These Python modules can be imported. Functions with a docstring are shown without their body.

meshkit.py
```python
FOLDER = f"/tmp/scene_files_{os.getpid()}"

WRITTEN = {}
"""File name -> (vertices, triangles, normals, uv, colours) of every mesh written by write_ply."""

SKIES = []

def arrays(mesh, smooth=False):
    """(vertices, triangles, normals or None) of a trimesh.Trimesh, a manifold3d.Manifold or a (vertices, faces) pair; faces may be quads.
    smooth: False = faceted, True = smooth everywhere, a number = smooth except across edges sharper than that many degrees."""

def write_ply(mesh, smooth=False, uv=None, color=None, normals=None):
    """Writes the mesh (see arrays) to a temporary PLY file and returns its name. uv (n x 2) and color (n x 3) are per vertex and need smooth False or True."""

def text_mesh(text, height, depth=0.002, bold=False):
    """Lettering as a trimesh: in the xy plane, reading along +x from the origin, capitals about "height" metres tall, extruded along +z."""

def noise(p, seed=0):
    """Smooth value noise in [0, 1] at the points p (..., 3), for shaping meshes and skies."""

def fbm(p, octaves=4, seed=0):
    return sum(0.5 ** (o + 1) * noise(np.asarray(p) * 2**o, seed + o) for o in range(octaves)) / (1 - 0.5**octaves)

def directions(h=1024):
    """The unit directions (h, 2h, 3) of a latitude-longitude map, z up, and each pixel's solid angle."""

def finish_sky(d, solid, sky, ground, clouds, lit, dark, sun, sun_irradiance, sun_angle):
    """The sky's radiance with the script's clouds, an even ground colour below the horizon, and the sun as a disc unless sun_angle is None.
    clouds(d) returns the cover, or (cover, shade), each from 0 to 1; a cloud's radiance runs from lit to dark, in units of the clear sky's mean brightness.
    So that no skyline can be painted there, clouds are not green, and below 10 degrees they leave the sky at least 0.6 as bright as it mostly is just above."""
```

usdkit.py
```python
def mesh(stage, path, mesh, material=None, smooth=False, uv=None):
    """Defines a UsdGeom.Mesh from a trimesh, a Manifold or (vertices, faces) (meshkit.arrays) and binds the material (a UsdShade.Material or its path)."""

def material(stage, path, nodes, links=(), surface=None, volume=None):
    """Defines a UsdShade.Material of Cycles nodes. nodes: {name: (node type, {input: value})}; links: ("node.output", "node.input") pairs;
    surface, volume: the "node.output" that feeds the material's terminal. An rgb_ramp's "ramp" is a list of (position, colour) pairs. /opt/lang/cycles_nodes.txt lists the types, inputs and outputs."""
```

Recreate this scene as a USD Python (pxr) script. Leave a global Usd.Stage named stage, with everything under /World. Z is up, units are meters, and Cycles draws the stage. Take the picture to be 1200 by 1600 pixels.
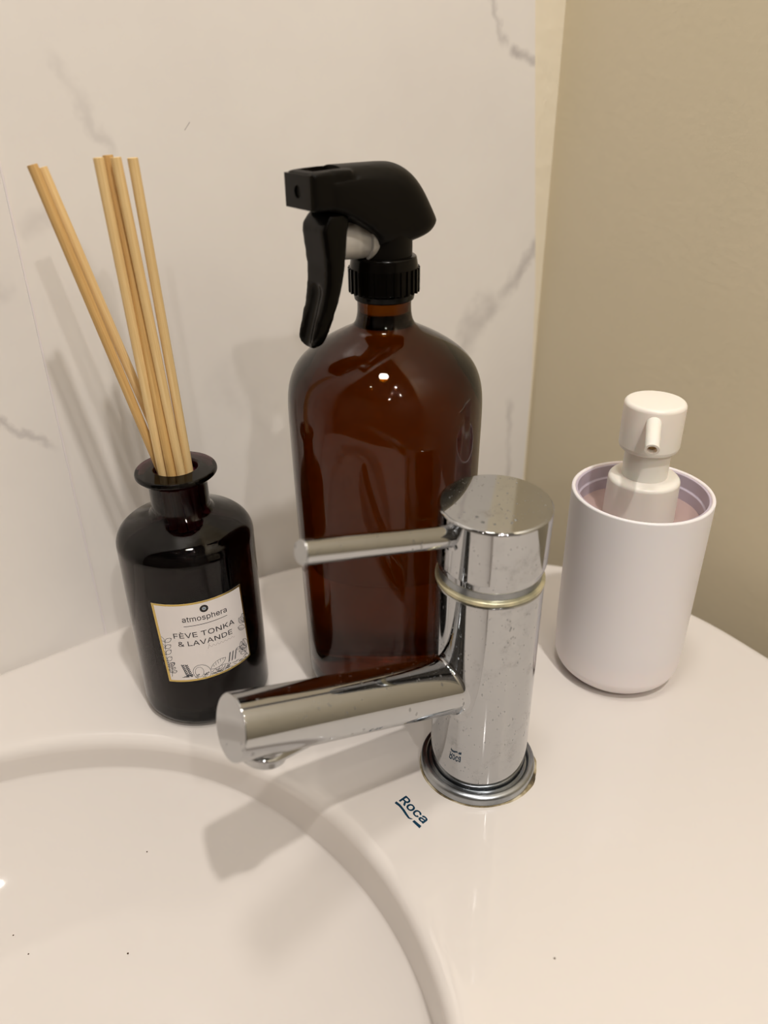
import math, random
import numpy as np
import trimesh
import manifold3d as m3
import usdkit, meshkit
from pxr import Usd, UsdGeom, UsdLux, UsdShade, Sdf, Gf

random.seed(7)
rng = np.random.default_rng(7)
stage = Usd.Stage.CreateInMemory()
UsdGeom.SetStageUpAxis(stage, UsdGeom.Tokens.z)
UsdGeom.SetStageMetersPerUnit(stage, 1.0)
UsdGeom.Xform.Define(stage, '/World')
UsdGeom.Scope.Define(stage, '/World/Looks')

# ------------------------------------------------------------------ camera
# world: z = 0 is the top of the washbasin, +y the way the camera looks, camera above the origin
FPX, CAM_H = 1230.0, 0.29
YAW = math.radians(-34.5)      # coordinates below are in the camera's heading; the stage is turned so that the walls lie along x and y
RZ = np.array([[math.cos(YAW), -math.sin(YAW), 0], [math.sin(YAW), math.cos(YAW), 0], [0, 0, 1.0]])
RIGHT = np.array([0.99995046, -0.00484071, -0.00869797])      # camera axes in world space
DOWNV = np.array([-0.00995426, -0.48627169, -0.87375097])
FWD = np.array([0.0, 0.87379426, -0.48629579])
cam = UsdGeom.Camera.Define(stage, '/World/camera')
M = Gf.Matrix4d(1.0)
for i, v in enumerate((RIGHT, -DOWNV, -FWD)):
    M.SetRow(i, Gf.Vec4d(*map(float, RZ @ v), 0.0))
M.SetRow(3, Gf.Vec4d(0, 0, CAM_H, 1))
cam.AddTransformOp().Set(M)
HA = 36.0
cam.CreateHorizontalApertureAttr(HA)
cam.CreateVerticalApertureAttr(HA * 1600 / 1200)
cam.CreateFocalLengthAttr(FPX * HA / 1200)
cam.CreateClippingRangeAttr(Gf.Vec2f(0.01, 50))
cam.CreateFStopAttr(9.0)
cam.CreateFocusDistanceAttr(0.37)
cam.CreateExposureAttr(-0.52)

# ------------------------------------------------------------------ light: warm main ceiling spot, plus weaker unseen lamps
WARM = Gf.Vec3f(1.0, 0.945, 0.885)


def lamp(name, pos, radius, intensity, disk=False):
    l = (UsdLux.DiskLight if disk else UsdLux.SphereLight).Define(stage, '/World/' + name)
    l.AddTranslateOp().Set(Gf.Vec3d(*map(float, RZ @ np.array(pos))))
    l.CreateRadiusAttr(radius)                             # a disk shines straight down
    l.CreateIntensityAttr(intensity)
    l.CreateColorAttr(WARM)
    return l


lamp('ceiling_spot_light', (0.240, -0.25, 1.40), 0.024, 2350, True)
lamp('ceiling_spot_light_001', (-0.02, 0.16, 1.42), 0.09, 70, True)  # soft lamp out of view, placed to make the wall brighter towards the top
lamp('ceiling_spot_light_002', (0.20, -0.70, 1.45), 0.020, 300, True)  # weak lamp out of view, for the smaller highlights
lamp('unseen_lamp_light', (-0.27, -0.17, 1.25), 0.018, 170)  # out of view at the left, lights the walls and glints in the bowl
lamp('unseen_lamp_light_001', (0.12, -0.95, 1.15), 0.022, 500)  # out of view behind the camera, lights both walls
lamp('unseen_lamp_light_002', (0.42, -0.72, 1.22), 0.022, 900)  # out of view at the right front, lights walls and dispenser
world = UsdLux.DomeLight.Define(stage, '/World/ambient_light')
world.CreateIntensityAttr(0.02)
world.CreateColorAttr(Gf.Vec3f(1.0, 0.9, 0.78))


# ------------------------------------------------------------------ helpers
def srgb(r, g, b):
    c = np.array([r, g, b]) / 255.0
    return tuple(np.where(c <= 0.04045, c / 12.92, ((c + 0.055) / 1.055) ** 2.4))


used = {}


def numbered(path):
    k = used.get(path, -1) + 1
    used[path] = k
    return path if k == 0 else f'{path}_{k:03d}'


def tag(prim, label=None, cat=None, group=None, kind=None):
    for k, v in (('label', label), ('category', cat), ('group', group), ('kind', kind)):
        if v:
            prim.SetCustomDataByKey(k, v)
    return prim


def thing(name, loc=(0, 0, 0), label=None, cat=None, group=None, kind=None):
    x = UsdGeom.Xform.Define(stage, numbered('/World/' + name))
    x.AddTranslateOp().Set(Gf.Vec3d(*map(float, RZ @ np.array(loc))))
    return tag(x.GetPrim(), label, cat, group, kind)


def verts_of(m):
    v, f, _ = meshkit.arrays(m, False)
    return np.asarray(v), np.asarray(f)


def obj(name, mesh, mat, parent=None, smooth=35, label=None, cat=None, group=None, kind=None, turn=True):
    base = str(parent.GetPath()) if parent else '/World'
    off = np.zeros(3)
    p = parent
    while p and str(p.GetPath()) != '/World':          # meshes are written in world space; take the parents' places off
        for op in UsdGeom.Xformable(p).GetOrderedXformOps():
            off += np.array(op.Get())
        p = p.GetParent()
    v, f = verts_of(mesh)
    v = v @ RZ.T if turn else v
    g = usdkit.mesh(stage, numbered(f'{base}/{name}'), trimesh.Trimesh(v - off, f, process=True), mat, smooth=smooth)
    return tag(g.GetPrim(), label, cat, group, kind)


def lathe(prof, cx=0.0, cy=0.0, z0=0.0, n=128):
    """closed surface of revolution from (r, z) points; r = 0 at both ends, or a closed loop"""
    prof = np.asarray(prof, float)
    a = np.linspace(0, 2 * np.pi, n, endpoint=False)
    V, rows = [], []
    loop = prof[0, 0] > 1e-9
    for r, z in prof:
        if r < 1e-9:
            rows.append([len(V)]); V.append((cx, cy, z + z0))
        else:
            rows.append(list(range(len(V), len(V) + n)))
            V += [(cx + r * c, cy + r * s, z + z0) for c, s in zip(np.cos(a), np.sin(a))]
    F = []
    pairs = list(zip(rows[:-1], rows[1:])) + ([(rows[-1], rows[0])] if loop else [])
    for A, B in pairs:
        for i in range(n):
            j = (i + 1) % n
            if len(A) == 1 and len(B) == 1:
                continue
            if len(A) == 1:
                F.append((A[0], B[j], B[i]))
            elif len(B) == 1:
                F.append((A[i], A[j], B[0]))
            else:
                F.append((A[i], A[j], B[j])); F.append((A[i], B[j], B[i]))
    t = trimesh.Trimesh(np.array(V), np.array(F), process=False)
    if t.volume < 0:
        t.invert()
    return t


def fillet(pts, steps=7):
    """(r, z[, radius]) corner list -> profile with rounded corners (ends stay sharp)"""
    pts = [tuple(p) + (0,) * (3 - len(p)) for p in pts]
    out = []
    for i, (r, z, rad) in enumerate(pts):
        if rad <= 0 or i in (0, len(pts) - 1):
            out.append((r, z)); continue
        p = np.array([r, z]); a = np.array(pts[i - 1][:2]) - p; b = np.array(pts[i + 1][:2]) - p
        la, lb = np.linalg.norm(a), np.linalg.norm(b)
        a, b = a / la, b / lb
        ang = math.acos(np.clip(a @ b, -1, 1))
        t = min(rad / math.tan(ang / 2), la * 0.49, lb * 0.49)
        rr = t * math.tan(ang / 2)
        c = p + (a + b) / np.linalg.norm(a + b) * rr / math.sin(ang / 2)
        s, e = p + a * t - c, p + b * t - c
        w = math.acos(np.clip(s @ e / (rr * rr), -1, 1))
        for k in range(steps + 1):
            q = k / steps
            d = (math.sin((1 - q) * w) * s + math.sin(q * w) * e) / math.sin(w) if w > 1e-6 else s
            out.append(tuple(c + d))
    return out


def tube(p0, p1, r, prof=None, n=48):
    """solid rod from p0 to p1; prof = (distance, radius) along it"""
    p0, p1 = np.array(p0, float), np.array(p1, float)
    L = np.linalg.norm(p1 - p0)
    prof = prof or [(0, r), (L, r)]
    t = lathe([(0, prof[0][0])] + [(q, d) for d, q in prof] + [(0, prof[-1][0])], n=n)
    t.apply_transform(trimesh.geometry.align_vectors([0, 0, 1], (p1 - p0) / L))
    t.apply_translation(p0)
    return t


def box(x0, x1, y0, y1, z0, z1):
    t = trimesh.creation.box((x1 - x0, y1 - y0, z1 - z0))
    t.apply_translation(((x0 + x1) / 2, (y0 + y1) / 2, (z0 + z1) / 2))
    return t


def to_tm(m):
    q = m.to_mesh()
    return trimesh.Trimesh(np.array(q.vert_properties[:, :3]), np.array(q.tri_verts), process=True)


def soften(m, edge=0.0012, it=10, limit=0.0014):
    """round every edge of a solid a little: refine, then smooth, no point moving further than the limit"""
    t = to_tm(m.simplify(0.00012).refine_to_length(edge))
    v0 = t.vertices.copy()
    for _ in range(it):
        trimesh.smoothing.filter_taubin(t, lamb=0.5, nu=0.52, iterations=1)
        d = t.vertices - v0
        n = np.linalg.norm(d, axis=1, keepdims=True)
        t.vertices = v0 + d * np.minimum(1, limit / np.maximum(n, 1e-9))
    return t


def poly_extrude(pts, h):
    a = np.array(pts, float)
    area = 0.5 * np.sum(a[:, 0] * np.roll(a[:, 1], -1) - np.roll(a[:, 0], -1) * a[:, 1])
    if area < 0:
        a = a[::-1]
    return m3.Manifold.extrude(m3.CrossSection([a.tolist()]), h)


def xform(m, cols, t):
    """m3 manifold with its x, y, z axes sent to the three columns, then moved by t"""
    A = np.column_stack([*map(np.asarray, cols), t])
    return m.transform(A)


# ------------------------------------------------------------------ materials
mats = {}


def mat(name, **kw):
    nodes = {'p': ('principled_bsdf', kw)}
    mats[name] = usdkit.material(stage, '/World/Looks/' + name, nodes, [], surface='p.BSDF')
    return mats[name]


def mat_nodes(name, nodes, links, surface='p.BSDF', volume=None):
    mats[name] = usdkit.material(stage, '/World/Looks/' + name, nodes, links, surface=surface, volume=volume)
    return mats[name]


# wall frame: corner of the two walls, along-wall and into-the-room directions
CORNER = np.array([0.1151, 0.5712, 0.0])
TH, PH = math.radians(34.5), math.radians(55.5)
TL = np.array([math.cos(TH), math.sin(TH), 0.0]); NL = np.array([math.sin(TH), -math.cos(TH), 0.0])
TR = np.array([math.cos(PH), -math.sin(PH), 0.0]); NR = np.array([-math.sin(PH), -math.cos(PH), 0.0])


def wallpt(s, z, d=0.0):
    return CORNER + TL * s + NL * d + np.array([0, 0, z])


def marble():
    """near-white wall panel with a few grey veins, placed in the panel's own plane"""
    N, Lk = {}, []
    N['g'] = ('geometry', {})
    N['big'] = ('noise_texture', {'scale': 9.0, 'detail': 4.0, 'roughness': 0.6})
    N['fine'] = ('noise_texture', {'scale': 34.0, 'detail': 4.0, 'roughness': 0.55})
    N['patch'] = ('noise_texture', {'scale': 38.0, 'detail': 3.0})
    for k in ('big', 'fine', 'patch'):
        Lk.append(('g.position', k + '.vector'))
    # veins: (s0, z0, s1, z1, half width, strength, wobble)
    veins = [(-0.0650, 0.345, -0.0470, 0.300, 0.0030, 0.34, 0.012), (-0.0470, 0.302, -0.0120, 0.293, 0.0032, 0.60, 0.008),
             (-0.0190, 0.299, -0.0160, 0.262, 0.0026, 0.45, 0.006),
             (0.0000, 0.196, -0.0480, 0.149, 0.0055, 0.50, 0.010), (-0.0400, 0.160, -0.0900, 0.098, 0.0110, 0.42, 0.014),
             (-0.400, 0.166, -0.3440, 0.1180, 0.0022, 0.42, 0.010), (-0.343, 0.2296, -0.3200, 0.236, 0.0050, 0.30, 0.006),
             (-0.366, 0.222, -0.352, 0.196, 0.0060, 0.25, 0.012),
             (-0.3150, 0.303, -0.2900, 0.252, 0.0030, 0.22, 0.010), (-0.0260, 0.080, -0.0190, -0.005, 0.0028, 0.30, 0.006),
             (-0.2557, 0.2665, -0.2519, 0.2707, 0.00035, 0.9, 0.0), (-0.20, 0.46, -0.07, 0.38, 0.006, 0.4, 0.02),
             (-0.26, 0.15, -0.215, 0.085, 0.010, 0.12, 0.015)]
    last = None
    for k, (s0, z0, s1, z1, w, st, wob) in enumerate(veins):
        a, b = RZ @ wallpt(s0, z0), RZ @ wallpt(s1, z1)
        d = (b - a); Ln = np.linalg.norm(d); d = d / Ln
        nrm = np.cross(d, RZ @ NL)
        n = f'v{k}'
        N[n + 'o'] = ('vector_math', {'math_type': 'subtract', 'vector2': tuple(a)})
        N[n + 'u'] = ('vector_math', {'math_type': 'dot_product', 'vector2': tuple(d)})
        N[n + 'v'] = ('vector_math', {'math_type': 'dot_product', 'vector2': tuple(nrm)})
        Lk += [('g.position', n + 'o.vector1'), (n + 'o.vector', n + 'u.vector1'), (n + 'o.vector', n + 'v.vector1')]
        N[n + 'w'] = ('math', {'math_type': 'multiply_add', 'value2': wob * 3, 'value3': -wob * 1.5})
        N[n + 'a'] = ('math', {'math_type': 'add'})
        N[n + 'b'] = ('math', {'math_type': 'absolute'})
        N[n + 'c'] = ('map_range', {'range_type': 'smoothstep', 'from_min': 0.0, 'from_max': w * 1.6, 'to_min': 1.0, 'to_max': 0.0})
        N[n + 'e'] = ('map_range', {'range_type': 'smoothstep', 'from_min': 0.0, 'from_max': 0.15 * Ln, 'to_min': 0.0, 'to_max': st})
        N[n + 'f'] = ('map_range', {'range_type': 'smoothstep', 'from_min': 0.8 * Ln, 'from_max': 1.0 * Ln, 'to_min': 1.0, 'to_max': 0.0})
        N[n + 'm'] = ('math', {'math_type': 'multiply'})
        N[n + 'k'] = ('math', {'math_type': 'multiply'})
        Lk += [('fine.fac', n + 'w.value1'), (n + 'w.value', n + 'a.value1'), (n + 'v.value', n + 'a.value2'), (n + 'a.value', n + 'b.value1'),
               (n + 'b.value', n + 'c.value'), (n + 'u.value', n + 'e.value'), (n + 'u.value', n + 'f.value'),
               (n + 'e.result', n + 'm.value1'), (n + 'f.result', n + 'm.value2'), (n + 'm.value', n + 'k.value1'), (n + 'c.result', n + 'k.value2')]
        if last:
            N[n + 'x'] = ('math', {'math_type': 'maximum'})
            Lk += [(last, n + 'x.value1'), (n + 'k.value', n + 'x.value2')]
            last = n + 'x.value'
        else:
            last = n + 'k.value'
    N['pr'] = ('map_range', {'from_min': 0.30, 'from_max': 0.62, 'to_min': 0.25, 'to_max': 0.85})
    N['pm'] = ('math', {'math_type': 'multiply'})
    Lk += [('patch.fac', 'pr.value'), (last, 'pm.value1'), ('pr.result', 'pm.value2')]
    N['cl'] = ('rgb_ramp', {'ramp': [(0.3, srgb(233, 228, 224)), (0.7, srgb(240, 236, 231))]})
    Lk.append(('big.fac', 'cl.fac'))
    N['mx'] = ('mix', {'color2': srgb(128, 118, 122)})
    Lk += [('pm.value', 'mx.fac'), ('cl.color', 'mx.color1')]
    N['p'] = ('principled_bsdf', {'roughness': 0.28, 'specular_ior_level': 0.4})
    Lk.append(('mx.color', 'p.base_color'))
    return mat_nodes('marble_panel', N, Lk)


marble()
mat_nodes('green_paint', {
    'g': ('geometry', {}), 'n': ('noise_texture', {'scale': 260.0, 'detail': 3.0}), 'n2': ('noise_texture', {'scale': 6.0, 'detail': 2.0}),
    'r': ('rgb_ramp', {'ramp': [(0.3, srgb(216, 204, 176)), (0.7, srgb(220, 207, 180))]}),
    'b': ('bump', {'strength': 0.16, 'distance': 0.0010}), 'p': ('principled_bsdf', {'roughness': 0.55})},
    [('g.position', 'n.vector'), ('g.position', 'n2.vector'), ('n2.fac', 'r.fac'), ('r.color', 'p.base_color'), ('n.fac', 'b.height'), ('b.normal', 'p.normal')])
mat_nodes('cream_filler', {
    'g': ('geometry', {}), 'n': ('noise_texture', {'scale': 60.0, 'detail': 3.0}), 'b': ('bump', {'strength': 0.5, 'distance': 0.002}),
    'p': ('principled_bsdf', {'base_color': srgb(238, 228, 206), 'roughness': 0.5})},
    [('g.position', 'n.vector'), ('n.fac', 'b.height'), ('b.normal', 'p.normal')])
mat('dimmed_room_paint', base_color=srgb(120, 114, 106), roughness=0.8)  # unseen walls, coloured dark to cut bounced light and reflections
mat('dimmed_ceiling_paint', base_color=srgb(84, 80, 74), roughness=0.9)  # unseen ceiling, coloured dark so the glass reflects less of it
mat('floor_tile', base_color=srgb(110, 102, 94), roughness=0.4)
mat_nodes('white_ceramic', {
    'g': ('geometry', {}), 'n': ('noise_texture', {'scale': 14.0, 'detail': 2.0}), 'b': ('bump', {'strength': 0.05, 'distance': 0.002}),
    'p': ('principled_bsdf', {'base_color': srgb(217, 211, 206), 'roughness': 0.05, 'ior': 1.5})},
    [('g.position', 'n.vector'), ('n.fac', 'b.height'), ('b.normal', 'p.normal')])


def chrome(name, spots, grime, tint=(0.47, 0.48, 0.495)):
    return mat_nodes(name, {
        'g': ('geometry', {}), 'v': ('voronoi_texture', {'scale': spots, 'randomness': 1.0}), 'n': ('noise_texture', {'scale': 70.0, 'detail': 6.0, 'roughness': 0.7}),
        'm': ('mapping', {'scale': (1.0, 1.0, 0.45)}),
        'sz': ('noise_texture', {'scale': spots * 0.35, 'detail': 2.0}),
        's0': ('map_range', {'from_min': 0.36, 'from_max': 0.72, 'to_min': 0.0, 'to_max': 0.27}),
        'lt': ('math', {'math_type': 'less_than'}),
        'gr': ('map_range', {'range_type': 'smoothstep', 'from_min': 0.52, 'from_max': 0.72, 'to_min': 0.0, 'to_max': grime}),
        'mx': ('math', {'math_type': 'multiply_add', 'value2': 0.55}),
        'cl': ('mix', {'color1': tint, 'color2': (0.22, 0.22, 0.22)}),
        'rg': ('map_range', {'from_min': 0.0, 'from_max': 0.6, 'to_min': 0.035, 'to_max': 0.38}),
        'p': ('principled_bsdf', {'metallic': 1.0})},
        [('g.position', 'm.vector'), ('m.vector', 'v.vector'), ('m.vector', 'sz.vector'), ('g.position', 'n.vector'), ('sz.fac', 's0.value'),
         ('v.distance', 'lt.value1'), ('s0.result', 'lt.value2'), ('n.fac', 'gr.value'), ('lt.value', 'mx.value1'), ('gr.result', 'mx.value3'),
         ('mx.value', 'cl.fac'), ('cl.color', 'p.base_color'), ('mx.value', 'rg.value'), ('rg.result', 'p.roughness')])


chrome('chrome_clean', 320.0, 0.10)
chrome('chrome_spotted', 760.0, 0.30)
mat_nodes('dull_chrome', {
    'g': ('geometry', {}), 'n': ('noise_texture', {'scale': 60.0, 'detail': 5.0}),
    'r': ('rgb_ramp', {'ramp': [(0.35, (0.24, 0.26, 0.28)), (0.65, (0.42, 0.44, 0.46))]}), 'p': ('principled_bsdf', {'roughness': 0.28, 'metallic': 1.0})},
    [('g.position', 'n.vector'), ('n.fac', 'r.fac'), ('r.color', 'p.base_color')])
mat_nodes('limescale', {
    'g': ('geometry', {}), 'n': ('noise_texture', {'scale': 120.0, 'detail': 5.0}),
    'r': ('rgb_ramp', {'ramp': [(0.35, srgb(168, 165, 140)), (0.6, srgb(214, 206, 172))]}), 'p': ('principled_bsdf', {'roughness': 0.3, 'metallic': 0.6})},
    [('g.position', 'n.vector'), ('n.fac', 'r.fac'), ('r.color', 'p.base_color')])
mat_nodes('seal_grime', {
    'g': ('geometry', {}), 'n': ('noise_texture', {'scale': 90.0, 'detail': 5.0}),
    'r': ('rgb_ramp', {'ramp': [(0.38, srgb(70, 60, 42)), (0.5, srgb(150, 136, 104)), (0.62, srgb(206, 196, 172))]}), 'p': ('principled_bsdf', {'roughness': 0.6})},
    [('g.position', 'n.vector'), ('n.fac', 'r.fac'), ('r.color', 'p.base_color')])
mat('dark_groove', base_color=srgb(70, 70, 66), roughness=0.35, metallic=0.7)
mat('ink_teal', base_color=srgb(16, 56, 80), roughness=0.3)


def glass(name, coef, tint=(1, 1, 1), rough=0.0, ior=1.5):
    d = max(coef)
    return mat_nodes(name, {'p': ('principled_bsdf', {'base_color': tint, 'roughness': rough, 'ior': ior, 'transmission_weight': 1.0, 'specular_ior_level': 0.17}),
                            'a': ('absorption_volume', {'color': tuple(1 - c / d for c in coef), 'density': float(d)})}, [], volume='a.volume')


glass('amber_glass', (370, 600, 2000), ior=1.36)
glass('purple_glass', (520, 860, 740), ior=1.36)
glass('brown_liquid', (3, 8, 14), ior=1.33)
mat('violet_liquid', base_color=(0.006, 0.002, 0.010), roughness=0.02)
mat('black_plastic', base_color=(0.0030, 0.0022, 0.0014), roughness=0.42, specular_ior_level=0.13)
mat('black_gloss_plastic', base_color=(0.002, 0.0015, 0.001), roughness=0.16, specular_ior_level=0.15)
mat('piston_plastic', base_color=srgb(205, 200, 192), roughness=0.3, transmission_weight=0.45)
mat('white_plastic', base_color=srgb(244, 234, 234), roughness=0.42, subsurface_weight=0.12, subsurface_scale=0.003)
mat('cream_plastic', base_color=srgb(240, 233, 224), roughness=0.34, subsurface_weight=0.12, subsurface_scale=0.003)
mat('liner_plastic', base_color=srgb(186, 176, 190), roughness=0.22)
mat('liner_floor', base_color=srgb(176, 152, 147), roughness=0.3)
mat('nozzle_bore', base_color=srgb(160, 132, 78), roughness=0.6)
mat('label_paper', base_color=srgb(232, 226, 224), roughness=0.38)
mat('label_ink', base_color=srgb(58, 56, 60), roughness=0.5)
mat('label_black', base_color=srgb(18, 18, 20), roughness=0.4)
mat('label_blue', base_color=srgb(120, 140, 155), roughness=0.4)
mat('label_sketch', base_color=srgb(58, 62, 70), roughness=0.5)
mat('label_faint', base_color=srgb(188, 180, 178), roughness=0.5)
mat('gold_foil', base_color=srgb(206, 182, 112), roughness=0.28, metallic=1.0)
mat('speck_dirt', base_color=srgb(70, 50, 35), roughness=0.8)


def wood(name, c1, c2):
    mat_nodes(name, {
        't': ('texture_coordinate', {}), 'm': ('mapping', {'scale': (900.0, 900.0, 22.0)}), 'n': ('noise_texture', {'scale': 1.0, 'detail': 4.0, 'roughness': 0.65}),
        'm2': ('mapping', {'scale': (120.0, 120.0, 45.0)}), 'n2': ('noise_texture', {'scale': 1.0, 'detail': 3.0}),
        'r': ('rgb_ramp', {'ramp': [(0.30, c2), (0.62, c1)]}),
        'k': ('map_range', {'range_type': 'smoothstep', 'from_min': 0.62, 'from_max': 0.80, 'to_min': 0.0, 'to_max': 0.35}),
        'x': ('mix', {'color2': srgb(128, 96, 58)}),
        'b': ('bump', {'strength': 0.25, 'distance': 0.0004}), 'p': ('principled_bsdf', {'roughness': 0.55})},
        [('t.object', 'm.vector'), ('m.vector', 'n.vector'), ('t.object', 'm2.vector'), ('m2.vector', 'n2.vector'), ('n.fac', 'r.fac'), ('r.color', 'x.color1'),
         ('n2.fac', 'k.value'), ('k.result', 'x.fac'), ('x.color', 'p.base_color'), ('n.fac', 'b.height'), ('b.normal', 'p.normal')])


wood('reed_pale', srgb(232, 202, 148), srgb(216, 180, 120))
wood('reed_brown', srgb(214, 176, 114), srgb(190, 148, 88))

# ------------------------------------------------------------------ the room
CEIL, FLOOR = 1.50, -0.86


def slab(pts_sz, frame, d0, d1, bevel=0.0):
    """plate whose outline lies in a wall's plane, between the depths d0 and d1 into the room"""
    C, T, Nn = frame
    m = poly_extrude(pts_sz, d1 - d0)
    q = to_tm(m)
    v = q.vertices
    q.vertices = C + np.outer(v[:, 0], T) + np.outer(v[:, 2] + d0, Nn) + np.outer(v[:, 1], [0, 0, 1.0])
    if q.volume < 0:
        q.invert()
    if bevel:
        pass
    return q


LEFTW, RIGHTW = (CORNER, TL, NL), (CORNER, TR, NR)
wb = thing('wall_back', label='white marble-look panelled wall behind the washbasin', cat='wall', kind='structure')
obj('plaster', slab([(-1.9, FLOOR), (0.12, FLOOR), (0.12, CEIL), (-1.9, CEIL)], LEFTW, -0.12, -0.003), mats['dimmed_room_paint'], wb, smooth=False)


def panel(outline, d0, d1, c=0.0004):
    C, T, Nn = LEFTW
    cs = m3.CrossSection([np.array(outline).tolist()])
    a = m3.Manifold.extrude(cs, d1 - d0 - c)
    inner = cs.offset(-c, m3.JoinType.Miter)
    # chamfered lip towards the room
    lips = []
    k = 3
    for i in range(k):
        f = (i + 1) / k
        lips.append(m3.Manifold.extrude(cs.offset(-c * f * f, m3.JoinType.Miter), d1 - d0 - c + c * f))
    for l in lips:
        a = a + l
    q = to_tm(a)
    v = q.vertices.copy()
    q.vertices = C + np.outer(v[:, 0], T) + np.outer(v[:, 2] + d0, Nn) + np.outer(v[:, 1], [0, 0, 1.0])
    if q.volume < 0:
        q.invert()
    return q


JX = -0.3427
obj('panel', panel([(-1.9, -0.30), (JX - 0.00004, -0.30), (JX - 0.00004, CEIL), (-1.9, CEIL)], -0.003, 0.0005), mats['marble_panel'], wb, smooth=False)
obj('pale_joint_line', slab([(JX - 0.0004, -0.30), (JX + 0.0005, -0.30), (JX + 0.0005, CEIL), (JX - 0.0004, CEIL)], LEFTW, -0.001, 0.0009), mats['white_plastic'], wb, smooth=False)  # thin white ridge added to make the panel joint read as a light line
edge = [(-0.0026, -0.30), (-0.0024, 0.09), (-0.0065, 0.155), (-0.0113, 0.196), (-0.0188, 0.259), (-0.0266, 0.327), (-0.052, 0.55), (-0.052, CEIL)]
obj('panel', panel([(JX - 0.002, -0.30)] + edge + [(JX - 0.002, CEIL)], -0.003, 0.0), mats['marble_panel'], wb, smooth=False)
wr = obj('wall_right', slab([(-0.02, FLOOR), (1.95, FLOOR), (1.95, CEIL), (-0.02, CEIL)], RIGHTW, -0.12, 0.0), mats['green_paint'], None, smooth=False,
         label='beige-green painted wall to the right of the washbasin', cat='wall', kind='structure')
# filler strip in the corner between the marble panel and the painted wall
strip = [(-0.0595, CEIL), (-0.0595, 0.55), (-0.034, 0.327), (-0.026, 0.259), (-0.0185, 0.196), (-0.0138, 0.155), (-0.0096, 0.09), (-0.0096, -0.3), (0.002, -0.3), (0.002, CEIL)]
obj('trim_1', slab(strip, LEFTW, -0.003, -0.0012), mats['cream_filler'], None, smooth=False, kind='structure',
    label='tapering cream filler strip in the corner between marble panel and painted wall', cat='trim')
# the rest of the room, behind the camera
far = CORNER + TL * -1.85
far2 = CORNER + TR * 1.9
fr = (far, TR, TL)
obj('wall_left', slab([(-0.1, FLOOR), (2.0, FLOOR), (2.0, CEIL), (-0.1, CEIL)], fr, -0.12, 0.0), mats['dimmed_room_paint'], None, smooth=False,
    label='unseen wall on the far left side of the room, darkened to cut bounce', cat='wall', kind='structure')
obj('wall_front', slab([(-1.95, FLOOR), (0.1, FLOOR), (0.1, CEIL), (-1.95, CEIL)], (far2, TL, -TR), -0.12, 0.0), mats['dimmed_room_paint'], None, smooth=False,
    label='unseen wall behind the camera, darkened to cut bounce', cat='wall', kind='structure')


def quad_prism(z0, z1):
    P = [CORNER - TL * 0.0, CORNER + TR * 1.9, CORNER + TR * 1.9 - TL * 1.85, CORNER - TL * 1.85]
    return to_tm(poly_extrude([p[:2] for p in P], z1 - z0).translate((0, 0, z0)))


obj('ceiling', quad_prism(CEIL, CEIL + 0.1), mats['dimmed_ceiling_paint'], None, smooth=False, label='unseen ceiling above the washroom, darkened to dim its reflection', cat='ceiling', kind='structure')
obj('floor', quad_prism(FLOOR - 0.1, FLOOR), mats['floor_tile'], None, smooth=False, label='grey washroom floor', cat='floor', kind='structure')

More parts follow.
